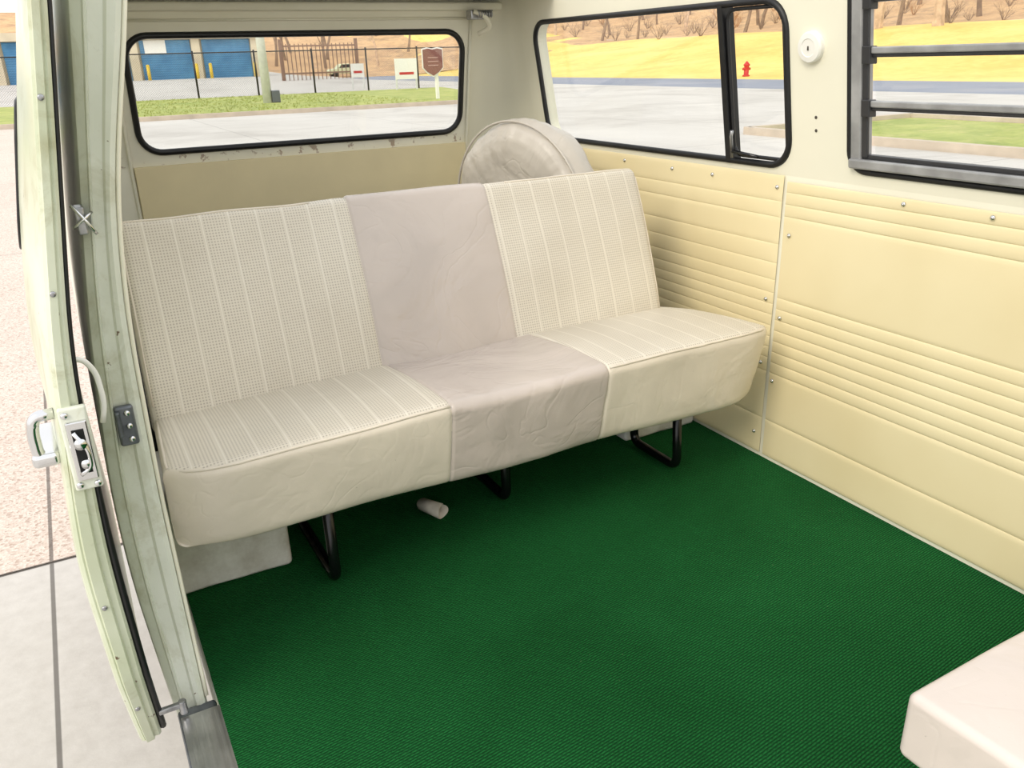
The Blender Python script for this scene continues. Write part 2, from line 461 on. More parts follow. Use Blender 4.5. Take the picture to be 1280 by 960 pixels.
# louvre window
M['darkalu']=simple('grey_aluminium',(176,176,176),.35,.2,var=.2,sc=15)
M['gask']=simple('dark_grey_gasket',(52,52,54),.4,var=.1)
e=empty("window_2",(1.58,.8,.8)); tag(e,"louvred side window with grey aluminium slat rails","window","structure")
a=ring("rubber_seal",fnR,(.305,1.33,.817,1.22),.045,.0075,M['rubber']); adopt(a,e)
def bar(g,u0,u1,v0,v1,w0,w1,m=0):
    g.add([fnR(u,v,w_) for (u,v,w_) in ((u0,v0,w0),(u1,v0,w0),(u1,v1,w0),(u0,v1,w0),(u0,v0,w1),(u1,v0,w1),(u1,v1,w1),(u0,v1,w1))],
      [(0,3,2,1),(4,5,6,7),(0,1,5,4),(1,2,6,5),(2,3,7,6),(3,0,4,7)],m)
g=Geo()
bar(g,.32,1.322,.824,.846,-.018,.03); bar(g,1.294,1.322,.824,1.213,-.010,.03); bar(g,.32,.35,.824,1.213,-.010,.03); bar(g,.32,1.322,1.19,1.213,-.010,.03)
adopt(bevel(g.obj("louvre_frame",M['darkalu']),.004),e)
g=Geo(); bar(g,.34,1.30,.846,.856,-.004,.02); bar(g,1.278,1.293,.85,1.20,-.008,.0)
adopt(bevel(g.obj("slat_channel",M['gask']),.002),e)
for zz in (.958,1.066,1.172):
    g=Geo(); bar(g,.35,1.285,zz+.000,zz+.014,-.013,.012); adopt(bevel(g.obj("slat_rail",M['darkalu']),.003),e)
    g=Geo(); bar(g,.35,1.285,zz-.007,zz+.000,-.009,.012); adopt(bevel(g.obj("slat_gasket",M['gask']),.002),e)
    g=Geo(); bar(g,1.266,1.287,zz-.020,zz+.016,-.018,.006); adopt(bevel(g.obj("slat_clip",M['gask']),.002),e)
for z0,z1 in ((.852,.955),(.955,1.065),(1.065,1.172)):
    g=Geo(); g.add([fnR(.35,z0,.024),fnR(1.28,z0,.024),fnR(1.28,z1,.0),fnR(.35,z1,.0),fnR(.35,z0,.028),fnR(1.28,z0,.028),fnR(1.28,z1,.004),fnR(.35,z1,.004)],
      [(0,3,2,1),(4,5,6,7),(0,1,5,4),(1,2,6,5),(2,3,7,6),(3,0,4,7)])
    adopt(g.obj("glass_slat",M['glass']),e)
g=Geo(); z=1.084; c=Vector((wx(z),1.435,z)); nr=Vector((-1,0,-.17)).normalized()
def lathe(g,c,ax,prof,n=40,m=0,wr=0):
    ax=Vector(ax).normalized(); a=ax.orthogonal().normalized(); b=ax.cross(a); vs=[];fs=[]
    for (h,r) in prof:
        for k in range(n):
            th=2*math.pi*k/n; vs.append(Vector(c)+ax*h+(a*math.cos(th)+b*math.sin(th))*r)
    for i in range(len(prof)-1):
        for k in range(n):
            k2=(k+1)%n; fs.append((i*n+k,i*n+k2,(i+1)*n+k2,(i+1)*n+k))
    fs.append(tuple(range(n))[::-1]); fs.append(tuple((len(prof)-1)*n+k for k in range(n)))
    g.add(vs,fs,m)
lathe(g,c,nr,[(0,.034),(.010,.034),(.0145,.031),(.016,.020),(.0145,.019),(.0145,.002)])
e=sharp(g.obj("belt_anchor_cap",M['white'],False),30); tag(e,"round white plastic cap with small slot on the window pillar","cap")
q=Geo(); q.box((c.x-.0165,c.y-.0013,c.z-.008),(c.x-.012,c.y+.0013,c.z+.001)); adopt(q.obj("slot",M['plug']),e)
# ---------------------------------------------------------------- rear wall / tailgate
ry=lambda z:2.93-(max(z,.785)-.785)*.2
fnB=lambda u,v,w_:(u,ry(v)+w_,v)
g=Geo(); plate(g,(.10,1.40,.30,.785),None,0,fnB,.04); plate(g,(.10,1.40,.785,TOPZ),(.245,1.372,.822,1.178),.07,fnB,.04)
o=g.obj("wall_rear",M['chip'],origin=(.75,2.93,.3)); tag(o,"cream painted tailgate with chipped paint along the lower frame","wall","structure"); WREAR=o
g=Geo(); g.box((.222,2.914,.36),(1.384,2.929,.788)); o=bevel(g.obj("trim_board",M['board']),.002)
tag(o,"tan hardboard panel"); adopt(o,WREAR)
e=empty("window_3",(.8,2.9,.82)); tag(e,"wide rear window with black rubber seal","window","structure")
adopt(ring("rubber_seal",fnB,(.252,1.365,.829,1.171),.068,.010,M['rubber']),e)
adopt(pane("glass_pane",fnB,(.24,1.377,.817,1.183),.07,.015),e)
g=Geo()
for u in (.215,1.392):
    g.tube([fnB(u,z,-.004) for z in (.3,.5,.785,1.0,1.21)],.006)
g.tube([fnB(.215,1.212,-.004),fnB(1.392,1.212,-.004)],.004)
o=g.obj("trim_3",M['cream'],True); tag(o,"cream painted tailgate opening lip","trim","structure")
g=Geo(); g.box((.1,2.80,1.236),(1.50,2.85,1.262))
o=bevel(g.obj("trim_4",M['chip']),.008,3); tag(o,"cream painted header rail above the tailgate","trim","structure")
g=Geo(); g.box((.12,2.5,1.27),(1.56,2.87,1.29))
M['head']=simple('grey_headliner',(190,190,178),.8,var=.15,sc=8)
o=g.obj("ceiling",M['head']); tag(o,"grey-cream headliner at the rear of the roof","ceiling","structure")
e=empty("hinge",(1.40,2.78,1.17)); adopt(e,WREAR)
g=Geo(); g.box((1.355,2.76,1.205),(1.415,2.80,1.235)); adopt(bevel(g.obj("bracket",M['zinc']),.004),e)
g=Geo(); g.tube(fillet([(1.36,2.75,1.23),(1.40,2.74,1.215),(1.43,2.76,1.18),(1.40,2.80,1.16)],.02),.008); adopt(g.obj("arm",M['cream'],True),e)
g=Geo(); pts=[(1.37+.0012*i,2.745+.010*math.cos(i*.8),1.222+.010*math.sin(i*.8)) for i in range(50)]; g.tube(pts,.003,6); adopt(g.obj("spring",M['zinc'],True),e)
# ---------------------------------------------------------------- left wall with door jamb
def sweep(section,z0,z1,n):
    vs=[];fs=[];k=None
    for j in range(n+1):
        z=z0+(z1-z0)*j/n; P=section(z); k=len(P)
        for p in P: vs.append((p[0],p[1],z))
    for j in range(n):
        for i in range(k):
            i2=(i+1)%k; fs.append((j*k+i,j*k+i2,(j+1)*k+i2,(j+1)*k+i))
    fs.append(tuple(range(k))[::-1]); fs.append(tuple(n*k+i for i in range(k)))
    return vs,fs
def jy(z):
    return interp([(-.3,1.28),(.0,1.335),(.12,1.38),(.35,1.43),(1.5,1.46)],z)
def secL(z):
    a=xo(z);b=xi(z);y=jy(z); W=b-a
    return [(a,2.93),(a,y+.04),(a+.003,y+.022),(a+.010,y+.016),(a+W*.24,y+.013),(a+W*.27,y+.004),(a+W*.31,y+.003),(a+W*.34,y+.009),(a+W*.62,y+.006),(a+W*.68,y-.001),(b-.012,y-.004),(b-.004,y+.0),(b,y+.010),(b,y+.05),(b-.006,2.93)]
vs,fs=sweep(secL,-.14,1.30,60); o=sharp(mk("wall_left",vs,fs,M['pale']),28); tag(o,"pale painted rear door jamb and side wall of the van","wall","structure")
g=Geo(); g.tube([(xi(z)+.001,jy(z)+.002,z) for z in [i*.04-.0 for i in range(33)]],.0035,8); o=g.obj("trim_5",M['cream'],True); tag(o,"cream edge welt along the inside of the door jamb","trim","structure")
e=empty("door_striker",(.03,1.42,.50)); tag(e,"grey steel striker plate screwed to the door jamb","striker")
def jp(z,f,off=-.002):
    a=xo(z);b=xi(z); return Vector((a+(b-a)*f,jy(z)+off,z))
M['gun']=simple('grey_steel',(120,124,130),.4,.6,var=.2,sc=40)
p=jp(.52,.55); vs,fs=rbox((p.x-.015,p.y-.008,.484),(p.x+.015,p.y+.006,.556),.005,(2,2,3)); adopt(mk("plate",vs,fs,M['gun'],smooth=True),e)
for z in (.497,.521,.544):
    g=Geo(); g.dome((p.x+.004,p.y-.008,z),(0,-1,0),.0055,.005); adopt(g.obj("screw",M['chrome'],True),e)
g=Geo(); g.box((p.x-.014,p.y-.018,.505),(p.x-.007,p.y-.008,.55)); adopt(bevel(g.obj("catch",M['gun']),.002),e)
e=empty("latch_hook",(.0,1.42,.86)); tag(e,"small zinc catch with bent wire on the upper door jamb","catch")
p=jp(.865,.0,-.004); 
g=Geo(); g.box((p.x-.007,p.y-.006,p.z-.022),(p.x+.007,p.y+.03,p.z+.02)); adopt(bevel(g.obj("plate",M['zinc']),.002),e)
g=Geo(); g.tube(fillet([p+Vector((-.010,-.006,.024)),p+Vector((.004,-.014,.004)),p+Vector((.018,-.01,-.022))],.01),.0026,8); g.tube(fillet([p+Vector((.017,-.006,.012)),p+Vector((.0,-.016,.0)),p+Vector((-.012,-.008,-.010))],.01),.0024,8)
adopt(g.obj("wire",M['chrome'],True),e)
g=Geo(); g.tube(fillet([(-.034,1.30,.69),(-.018,1.30,.685),(-.006,1.31,.66),(-.004,1.31,.61),(-.012,1.31,.58)],.03),.0042,8)
o=g.obj("drain_hose",M['white'],True); tag(o,"short bent white plastic hose at the door edge","hose")
# sill & step plate
g=Geo(); g.box((-.002,-.8,-.13),(.066,1.335,-.010)); o=bevel(g.obj("trim_6",M['gun']),.006); tag(o,"worn grey door sill","trim","structure")
g=Geo(); g.box((.002,-.8,-.010),(.069,1.30,.0)); 
for x in (.010,.022,.034,.046,.058): g.box((x,-.8,.0),(x+.005,1.29,.003))
o=g.obj("step_plate",M['alu']); tag(o,"ribbed aluminium step plate along the door sill","step plate")
# sliding door
dox=smooth_tab([(-.2,-.055),(.04,-.075),(.39,-.092),(.71,-.062),(1.16,.009),(1.5,.06)])
dix=smooth_tab([(-.2,-.026),(.04,-.036),(.39,-.047),(.71,-.034),(1.16,.034),(1.5,.084)])
bulge=smooth_tab([(-.2,.0),(.5,.0),(.66,.022),(.9,.024),(1.16,.010),(1.5,.0)])
def dy(z): return 1.25+(.05*max(0,.15-z)/.15 if z<.15 else 0)
def secD(z):
    a=dox(z);b=dix(z); y=dy(z); W=b-a
    bl=bulge(z)
    return [(b-.012,2.35),(b-.004,y+.06),(b,y+.05),(b,y+.010),(b-.004,y+.004),(a+W*.70,y+.005),(a+W*.64,y-.003),(a+W*.30,y-.005),(a+W*.24,y+.002),(a+.008,y+.001),(a+.003,y+.004),(a,y+.014),(a-.002-bl*.3,y+.08),(a-.002-bl,y+.22),(a-.002-bl*.6,2.35)]
e=empty("door_1",(-.05,1.8,-.02)); tag(e,"pale green sliding door slid open along the body side","door","structure")
vs,fs=sweep(secD,-.03,1.30,60); adopt(sharp(mk("door_body",vs,fs,M['doorp']),28),e)
zz=[i*.04-.02 for i in range(33)]
rr=[.0030+.0028*max(0,min(1,(.60-z)/.2)) for z in zz]  # real seal, thickened lower down so its black stands for the shaded gap
g=Geo(); g.tube([(dix(z)+r_*.9,dy(z)+.016,z) for z,r_ in zip(zz,rr)],rr,8); adopt(g.obj("rubber_seal",M['rubber'],True),e)
q0=.58
p=Vector(((dox(q0)+dix(q0))/2+.009,1.246,q0)); 
vs,fs=rbox((p.x-.018,p.y-.008,q0-.072),(p.x+.019,p.y+.004,q0+.058),.004,(2,2,3)); adopt(mk("latch_plate",vs,fs,M['pale'],smooth=True),e)
g=Geo(); g.box((p.x-.012,p.y-.014,q0-.054),(p.x+.016,p.y-.006,q0+.038))
adopt(bevel(g.obj("latch_case",M['chrome']),.002),e)
g=Geo(); g.box((p.x-.006,p.y-.0155,q0-.042),(p.x+.010,p.y-.012,q0+.026)); adopt(g.obj("latch_recess",M['dark']),e)
g=Geo()
g.cyl((p.x+.002,p.y-.024,q0+.006),(p.x+.002,p.y-.012,q0+.006),.008); g.cyl((p.x+.004,p.y-.023,q0-.026),(p.x+.004,p.y-.012,q0-.026),.007)
g.tube(fillet([(p.x-.006,p.y-.019,q0-.042),(p.x+.010,p.y-.021,q0-.032),(p.x+.010,p.y-.021,q0-.004),(p.x-.004,p.y-.019,q0+.024)],.01),.003)
adopt(g.obj("latch_claw",M['chrome'],True),e)
for dx,z in ((-.010,q0+.048),(.012,q0-.064),(-.011,q0-.062)):
    g=Geo(); g.dome((p.x+dx,p.y-.008,z),(0,-1,0),.0052,.004); adopt(g.obj("screw",M['chrome'],True),e)
for z in (.30,.075,.80,1.05):
    g=Geo(); g.dome((dox(z)+(dix(z)-dox(z))*.45,1.245 if z>.1 else 1.270,z),(0,-1,0),.0042,.002); adopt(g.obj("screw",M['zinc'],True),e)
hx=dox(.59)
g=Geo(); g.tube(fillet([(hx+.002,1.275,.622),(hx-.024,1.275,.622),(hx-.030,1.275,.60),(hx-.030,1.275,.568),(hx-.026,1.275,.556),(hx+.002,1.275,.555)],.012),.0085,12); 
vs,fs=rbox((hx-.040,1.264,.544),(hx-.002,1.40,.566),.008,(2,4,2)); g.add(vs,fs)
adopt(g.obj("handle",M['chrome'],True),e)
g=Geo(); g.box((-.030,1.300,.020),(.012,1.310,.030)); g.cyl((.010,1.304,.006),(.010,1.304,.034),.007); adopt(bevel(g.obj("roller_arm",M['zinc']),.002),e)
g=Geo()
def fnD(u,v,w_): return (dox(v)-.004-bulge(v)*.95+w_,u,v)
g.tube([fnD(u,v,0) for u,v in rrect(1.47,2.20,.82,1.04,.05,6)],.0030,8,True); adopt(g.obj("window_seal",M['rubber'],True),e)
# ---------------------------------------------------------------- luggage deck and wheel boxes
g=Geo(); g.box((.07,1.985,-.0),(1.60,2.93,.30)); o=g.obj("trim_7",M['dark']); tag(o,"dark engine bulkhead and luggage deck behind the bench","bulkhead","structure")
for lo,hi in (((.056,1.68,0),(.305,1.984,.225)),((1.335,1.795,0),(1.600,1.984,.225))):
    vs,fs=rbox(lo,hi,.012,(4,4,4))
    vs=[v+Vector((0,.006*noise.noise(v*14),0)) for v in vs]
    o=mk("wheel_arch_box",vs,fs,M['scuff'],smooth=True); tag(o,"scuffed white painted wheel arch box under the bench","wheel arch")
# ---------------------------------------------------------------- rear bench
SX=(.583,.966)
bench=empty("bench_seat",(.77,1.6,0)); tag(bench,"long three-section vinyl bench with perforated beige ends and greige middle","bench")
lo=Vector((.058,1.395,.240)); hi=Vector((1.474,1.79,.432))
vs,fs=rbox(lo,hi,.024,(70,16,12),(SX,(),()))
def fyf(y): return max(0,min(1,(y-lo.y)/(hi.y-lo.y)))
def shift(x,y): return .024*(1-fyf(y))*max(0,min(1,(x-.1)/.3))
def sd(v):
    v=v.copy(); hz=(v.z-lo.z)/(hi.z-lo.z); fy=(v.y-lo.y)/(hi.y-lo.y); x0=v.x; sh=shift(v.x,v.y)
    if v.x>1.2: v.x-=.075*fy*(v.x-1.2)/.275
    else: v.x+=.02*fy*max(0,(.3-v.x)/.25)
    v.z+= hz*( .010*math.sin(math.pi*min(1,max(0,(v.x-.06)/1.41))) -.022*fy + .012*math.sin(math.pi*fy))
    v.z+= hz*.016*(v.x-.9)
    front=max(0,1-fy*6)
    v.y+= front*.036*(1-hz)**1.2
    dl=max(0,.14-(v.x-.058))/.14; dr=max(0,.12-(1.475-v.x))/.12
    v.y+= front*(.045*dl**2+.028*dr**2)
    v.z+= (1-hz)*front*(.006*dr**2-.004*math.sin(v.x*11)-.006*(v.x-.77)+.008*dl**2)
    if v.x>1.4: v.x-=(1-hz)*.016*(v.x-1.4)/.07
    for s in SX:
        gd=math.exp(-((x0-s)/.0035)**2)
        v.z-= .003*gd*hz; v.y+= .003*gd*front
    mid=SX[0]<x0<SX[1]
    if mid:
        t=math.sin(math.pi*(x0-SX[0])/(SX[1]-SX[0])); v.z-= .006*t*hz; v.y-=.004*t*front
    nn=noise.noise(Vector((v.x*7,v.y*7,v.z*6)))*.0036+noise.noise(Vector((v.x*24+v.z*18,v.y*10,v.z*12)))*(.0028 if x0>1.15 or mid else .0010)
    v.y+= nn*front; v.z+= nn*.5*hz
    v.x+=sh
    return v
vs=[sd(v) for v in vs]
def smf(c,n):
    x0=c.x-shift(c.x-.02,c.y)
    if SX[0]<x0<SX[1]: return 1
    if n.z>.72 and c.z>.37: return 0
    return 2
adopt(mk("seat_cushion",vs,fs,[M['perfseat'],M['lilac'],M['beigev']],smooth=True,matfn=smf),bench)
zt=hi.z-.0072
def pp(x,y): return sd(Vector((x,y,zt)))+Vector((0,-.001,.001))
L=[pp(lo.x+.008,y) for y in (1.72,1.65,1.58,1.52,1.47)]+[pp(lo.x+.010,1.44),pp(lo.x+.020,1.417),pp(lo.x+.04,1.405)]+[pp(x,1.4025) for x in [.12+.02*i for i in range(24)] if x<SX[0]]
g=Geo(); g.tube(L,.0030,8); adopt(g.obj("piping",M['beigev'],True),bench)
L=[pp(x,1.4025) for x in [SX[1]+.004+.02*i for i in range(24)]]+[pp(hi.x-.03,1.405),pp(hi.x-.012,1.42)]+[pp(hi.x-.008,y) for y in (1.45,1.5,1.56,1.62,1.7)]
g=Geo(); g.tube(L,.0030,8); adopt(g.obj("piping",M['beigev'],True),bench)
# backrest
Lb=.452; th=.11
blo=Vector((-.66,0,0)); bhi=Vector((.657,th,Lb))
bs=(SX[0]-.745-.006,.934-.745)
vs,fs=rbox(blo,bhi,.022,(40,4,12),(bs,(),()))
def bd(v):
    v=v.copy(); hz=v.z/Lb; fr=1-v.y/th
    if v.x>.4: v.x-=.012*(1-hz)
    if v.x<-.4: v.x-=.012*(1-hz)
    v.y-= fr*(.012*math.sin(math.pi*hz))
    for s in bs:
        gd=math.exp(-((v.x-s)/.0035)**2); v.y+=.003*gd*fr; v.z-=.003*gd*max(0,hz-.9)*10
    if bs[0]<v.x<bs[1]:
        v.y-=fr*.004*math.sin(math.pi*(v.x-bs[0])/(bs[1]-bs[0])); v.z+=.004*hz
    nn=noise.noise(Vector((v.x*6,1,v.z*6)))*.0035; v.y+=nn*fr; v.z+=noise.noise(Vector((v.x*8,3,0)))*.003*hz
    return v
vs=[bd(v) for v in vs]
br=mk("backrest",vs,fs,[M['perfback'],M['lilac'],M['beigev']],smooth=True,origin=(0,0,0),
      matfn=lambda c,n: 1 if bs[0]<c.x<bs[1] else (0 if c.y<.03 else 2))
br.location=(.745,1.70,.377); br.rotation_euler=(-math.radians(22.5),0,0)
adopt(br,bench)
Rm=Matrix.Translation(br.location)@Matrix.Rotation(-math.radians(22.5),4,'X')
for xe,sx in ((bhi.x-.0065,-1),(blo.x+.0065,1)):
    g=Geo()
    g.tube([Rm@(bd(Vector((xe,.0065,z)))) for z in (.06,.12,.2,.28,.36,.42)]+[Rm@bd(Vector((xe+sx*.013,.0065,Lb-.0065)))]+[Rm@bd(Vector((xe+sx*(.05+.05*i),.0065,Lb-.006))) for i in range(8)],.0024,8)
    adopt(g.obj("piping",M['beigev'],True),bench)
# legs
for x,y0,y1 in ((.368,1.545,1.86),(.862,1.665,1.86),(1.348,1.575,1.775)):
    g=Geo()
    g.tube(fillet([(x,y0+.015,.268),(x,y0,.0135),(x,y1,.0135),(x,y1-.02,.268)],.035,6),.0125,12)
    if x<1: g.box((x-.022,y0+.03,.18),(x-.006,y1,.240))
    adopt(g.obj("leg",M['black'],True),bench)
for y in (1.56,1.73):
    g=Geo(); g.box((.32,y,.224),(1.366,y+.04,.250)); adopt(bevel(g.obj("frame_rail",M['black']),.004),bench)
g=Geo(); g.box((.31,1.862,.06),(1.325,1.874,.40)); adopt(g.obj("under_bench_shade_sheet",M['dark']),bench)  # dark sheet added behind the legs to deepen the shade under the bench
# ---------------------------------------------------------------- paper roll
e0=Vector((.672,1.712,.0205)); ax=Vector((.42,-.90,0)).normalized()
vs=[];fs=[];n=40
for k in range(n+1):
    th_=k/n*2*math.pi*1.3; r=.016+.004*k/n
    dn=ax.cross(Vector((0,0,1)))
    off=dn*math.cos(th_)*r+Vector((0,0,1))*math.sin(th_)*r
    vs+= [e0-ax*(.028+.012*math.sin(th_+1))+off*.9,e0+ax*(.034+.003*math.cos(th_*2))+off*1.05]
for k in range(n): fs.append((2*k,2*k+1,2*k+3,2*k+2))
M['paper']=simple('brown_and_white_paper',(228,218,202),.8,var=.15,sc=25)
o=mk("paper_roll",vs,fs,M['paper'],smooth=True); sm=o.modifiers.new("s","SOLIDIFY"); sm.thickness=.0012
tag(o,"small loose curled tube of white paper lying on the carpet","paper roll")
# ---------------------------------------------------------------- spare wheel
cc=Vector((1.325,2.34,.618))
sw=empty("spare_wheel",(cc.x,cc.y,.32)); tag(sw,"upright spare wheel in a wrinkled grey vinyl cover behind the bench","spare wheel")
g=Geo(); n=140; T=.085
prof=[(-T+.004,.02),(-T+.002,.12),(-T+.0,.17),(-T,.20),(-T+.006,.235),(-T+.022,.262),(-T+.05,.279),(0,.287),(T-.045,.279),(T-.02,.262),(T-.004,.235),(T,.2),(T,.02)]
P2=[]
for (h0,r0),(h1,r1) in zip(prof,prof[1:]):
    for i in range(4): P2.append((h0+(h1-h0)*i/4,r0+(r1-r0)*i/4))
P2.append(prof[-1])
ax=Vector((math.cos(math.radians(16)),math.sin(math.radians(16)),.06)).normalized()
lathe(g,cc,ax,P2,n)
for i,v in enumerate(g.v):
    d=(v-cc); rad=(d-ax*d.dot(ax)); r=rad.length
    if r>.03:
        th_=math.atan2(rad.z,rad.y)
        k=noise.noise(Vector((math.cos(th_)*2.5,math.sin(th_)*2.5,r*5+d.dot(ax)*6)))*.009*min(1,r/.2)+noise.noise(Vector((math.cos(th_)*9,math.sin(th_)*9,r*4)))*.003*min(1,r/.2)
        v+= rad.normalized()*k*.8 - ax*k*1.0*(1 if d.dot(ax)<0 else -1)
adopt(g.obj("wheel_cover",M['greyv'],True),sw)
g=Geo(); oa=ax.orthogonal().normalized(); ob=ax.cross(oa)
g.tube([cc+ax*(-.050)+(oa*math.cos(t)+ob*math.sin(t))*.284 for t in [2*math.pi*i/60 for i in range(60)]],.004,6,True)
adopt(g.obj("cover_welt",M['greyv'],True),sw)
# ---------------------------------------------------------------- front seat corner
fs_=empty("front_bench_seat",(1.1,.25,0)); tag(fs_,"pale greige vinyl seat cushion with rounded edges","seat")
lo2=Vector((.775,.02,.262)); hi2=Vector((1.50,.468,.358))
vs,fs=rbox(lo2,hi2,.012,(16,12,5))
vs=[v+Vector((0,0,.005*noise.noise(v*6)+(.004*math.sin(math.pi*(v.y-.02)/.45) if v.z>.33 else 0))) for v in vs]
adopt(mk("seat_cushion",vs,fs,M['lightv'],smooth=True),fs_)
g=Geo(); g.box((.86,.08,0),(1.45,.38,.262)); adopt(bevel(g.obj("seat_base",M['black']),.01),fs_)
# ================================================================= OUTSIDE
def sst(a,b,x):
    t=max(0,min(1,(x-a)/(b-a))); return t*t*(3-2*t)
def hgt(x,y):
    z=-.5+.76*sst(50,70,y)*(1-sst(18,27,x))+.9*sst(72,105,y)*(1-sst(18,27,x))
    if x>37: 
        z+= 3.2*sst(37,70,x)+ 9*sst(66,125,x)+.25*noise.noise(Vector((x*.09,y*.09,0)))*sst(38,50,x)
    if y>95: z+=9*sst(95,170,y)
    return z
def patch(name,x0,x1,y0,y1,nx,ny,off,mat,label,cat,kind="structure",xe=None):
    vs=[];fs=[]
    for i in range(nx+1):
        for j in range(ny+1):
            y=y0+(y1-y0)*j/ny; X1=x1 if xe is None else xe(y)
            x=x0+(X1-x0)*i/nx; vs.append((x,y,hgt(x,y)+off))
    for i in range(nx):
        for j in range(ny):
            a=i*(ny+1)+j; fs.append((a,a+ny+1,a+ny+2,a+1))
    o=mk(name,vs,fs,mat,smooth=True,origin=(0,0,0)); tag(o,label,cat,kind); return o
mc=mk_ground('concrete',(190,184,177),(216,211,205),.3,20,.15,joints=((0,-.28,4.5),(1,2.9,4.5)),stain=((164,157,150),.25,.55))
ma=mk_ground('pink_aggregate',(192,172,158),(216,198,184),.8,30,.2,agg=True,joints=((0,-.28,3.0),(1,2.9,6.)))
mg=mk_ground('green_grass',(122,142,62),(190,192,108),.9,9,.8,stain=((204,192,130),1.5,.6))
my=mk_ground('sun_tinted_yellow_grass',(232,184,84),(255,226,138),.12,2.2,.9,stain=((196,176,86),.20,.6))  # yellow grass with the low sun's warmth put into its colour
mb=mk_ground('leaf_litter',(176,136,98),(228,186,136),.25,2,.8,stain=((128,104,84),.35,.6))
mr_=mk_ground('asphalt',(128,134,148),(152,156,170),.3,20,.2,stain=((176,172,172),.15,.4))
patch("ground",-80,28,-15,95,30,110,0,mc,"pale concrete lot around the van","ground")
patch("aggregate_paving",-14,.6,2.9,29.6,6,10,.004,ma,"pinkish-beige exposed-aggregate paving beside the van","paving")
patch("lawn",-60,21,30,48,10,6,.05,mg,"green grass verge behind the lot","grass",xe=lambda y:16.9+(y-30)*.25)
patch("lawn",12.6,17.4,-12,13,6,12,.05,mg,"green grass island between the lot and the street","grass")
patch("road",28,37,-60,200,4,60,0,mr_,"grey asphalt street","road")
patch("hillside",37,70,-60,200,30,120,0,my,"yellow grass slope across the street, golden sunlight tinted into its colour","hillside")
patch("wooded_slope",70,190,-80,260,30,60,0,mb,"brown leaf-covered wooded slope","hillside")
patch("wooded_slope",-120,70,95,260,30,30,.01,mb,"brown leaf-covered rise behind the storage yard","hillside")
def curb(pts,label):
    g=Geo()
    for a,b in zip(pts,pts[1:]):
        a=Vector(a);b=Vector(b); d=(b-a).normalized(); n_=Vector((-d.y,d.x,0))*.09
        g.add([a-n_,b-n_,b+n_,a+n_]+[q+Vector((0,0,.14)) for q in (a-n_,b-n_,b+n_,a+n_)],[(0,3,2,1),(4,5,6,7),(0,1,5,4),(1,2,6,5),(2,3,7,6),(3,0,4,7)])
    tag(g.obj("curb",M['curb']),label,"curb","structure")
M['curb']=simple('curb_concrete',(206,190,172),.8,var=.1,sc=3)
curb([(-60,29.9,-.5),(16.9,29.9,-.5)],"pinkish concrete curb at the edge of the grass")
curb([(12.5,-12,-.5),(12.5,13,-.5),(17.5,13,-.5),(17.5,-12,-.5)],"concrete curb around the grass island")
def tufts(name,area,num,hh,mat,label,seed):
    rnd=random.Random(seed); vs=[];fs=[]
    while len(fs)<num*5:
        x,y=area(rnd)
        if (x-8.9)**2+(y-38)**2<1.2: continue
        z=hgt(x,y)
        for b in range(5):
            a=rnd.uniform(0,6.28); l=rnd.uniform(.5,1)*hh; dx=math.cos(a);dy=math.sin(a); i=len(vs); wv=hh*.12
            vs+= [(x-dy*wv,y+dx*wv,z),(x+dy*wv,y-dx*wv,z),(x+dx*l*.5,y+dy*l*.5,z+l)]; fs.append((i,i+1,i+2))
    o=mk(name,vs,fs,mat); tag(o,label,"grass","stuff")
M['tuft2']=simple('green_grass_blades',(180,188,100),.9,var=.25,sc=.5)
tufts("grass_blades",lambda r:(r.uniform(1,14.0),r.uniform(30.2,47.8)),3000,.13,M['tuft2'],"short green and straw grass blades on the verge",6)
# storage building
n=NB('blue_roll_door'); o_=n.sep(); rib=n.m('SINE',n.m('MULTIPLY',o_[2],40)); n.bump(rib,.4,.03)
M['blue']=n.done(n.mix(n.ramp(n.noise(1,2),.3,.7),lin((60,120,164)),lin((86,148,190))),.5)
M['tan']=simple('tan_block',(222,208,180),.8,var=.08,sc=1)
M['yellow']=simple('yellow_paint',(232,196,60),.5)
bld=empty("storage_building",(1,72,.2)); tag(bld,"long storage building with blue roll-up doors and tan pillars","building")
g=Geo(); g.box((-24,70.6,-.2),(16.2,78,3.4)); g.box((-24.2,70.0,3.05),(16.4,78.2,3.6)); adopt(g.obj("body",M['tan']),bld)
x=15.6; k=0
while x>-22:
    g=Geo(); g.box((x-3.9,70.45,.2),(x-.35,70.62,3.0)); adopt(g.obj("roll_door",M['blue']),bld)
    g=Geo(); g.box((x-.3,70.2,.1),(x+.3,70.6,3.05)); adopt(g.obj("pillar",M['tan']),bld)
    x-=4.4
g=Geo(); g.box((7.6,70.35,2.1),(9.1,70.44,3.0)); adopt(g.obj("notice_board",M['white']),bld)
for x in (15.2,11.9,10.9,7.5,2.4):
    g=Geo(); g.cyl((x,69.2,.2),(x,69.2,1.25),.12,12); g.dome((x,69.2,1.25),(0,0,1),.12,.08)
    tag(g.obj("bollard",M['yellow'],True),"yellow painted steel bollard in front of the storage doors","bollard",group="yellow bollards")
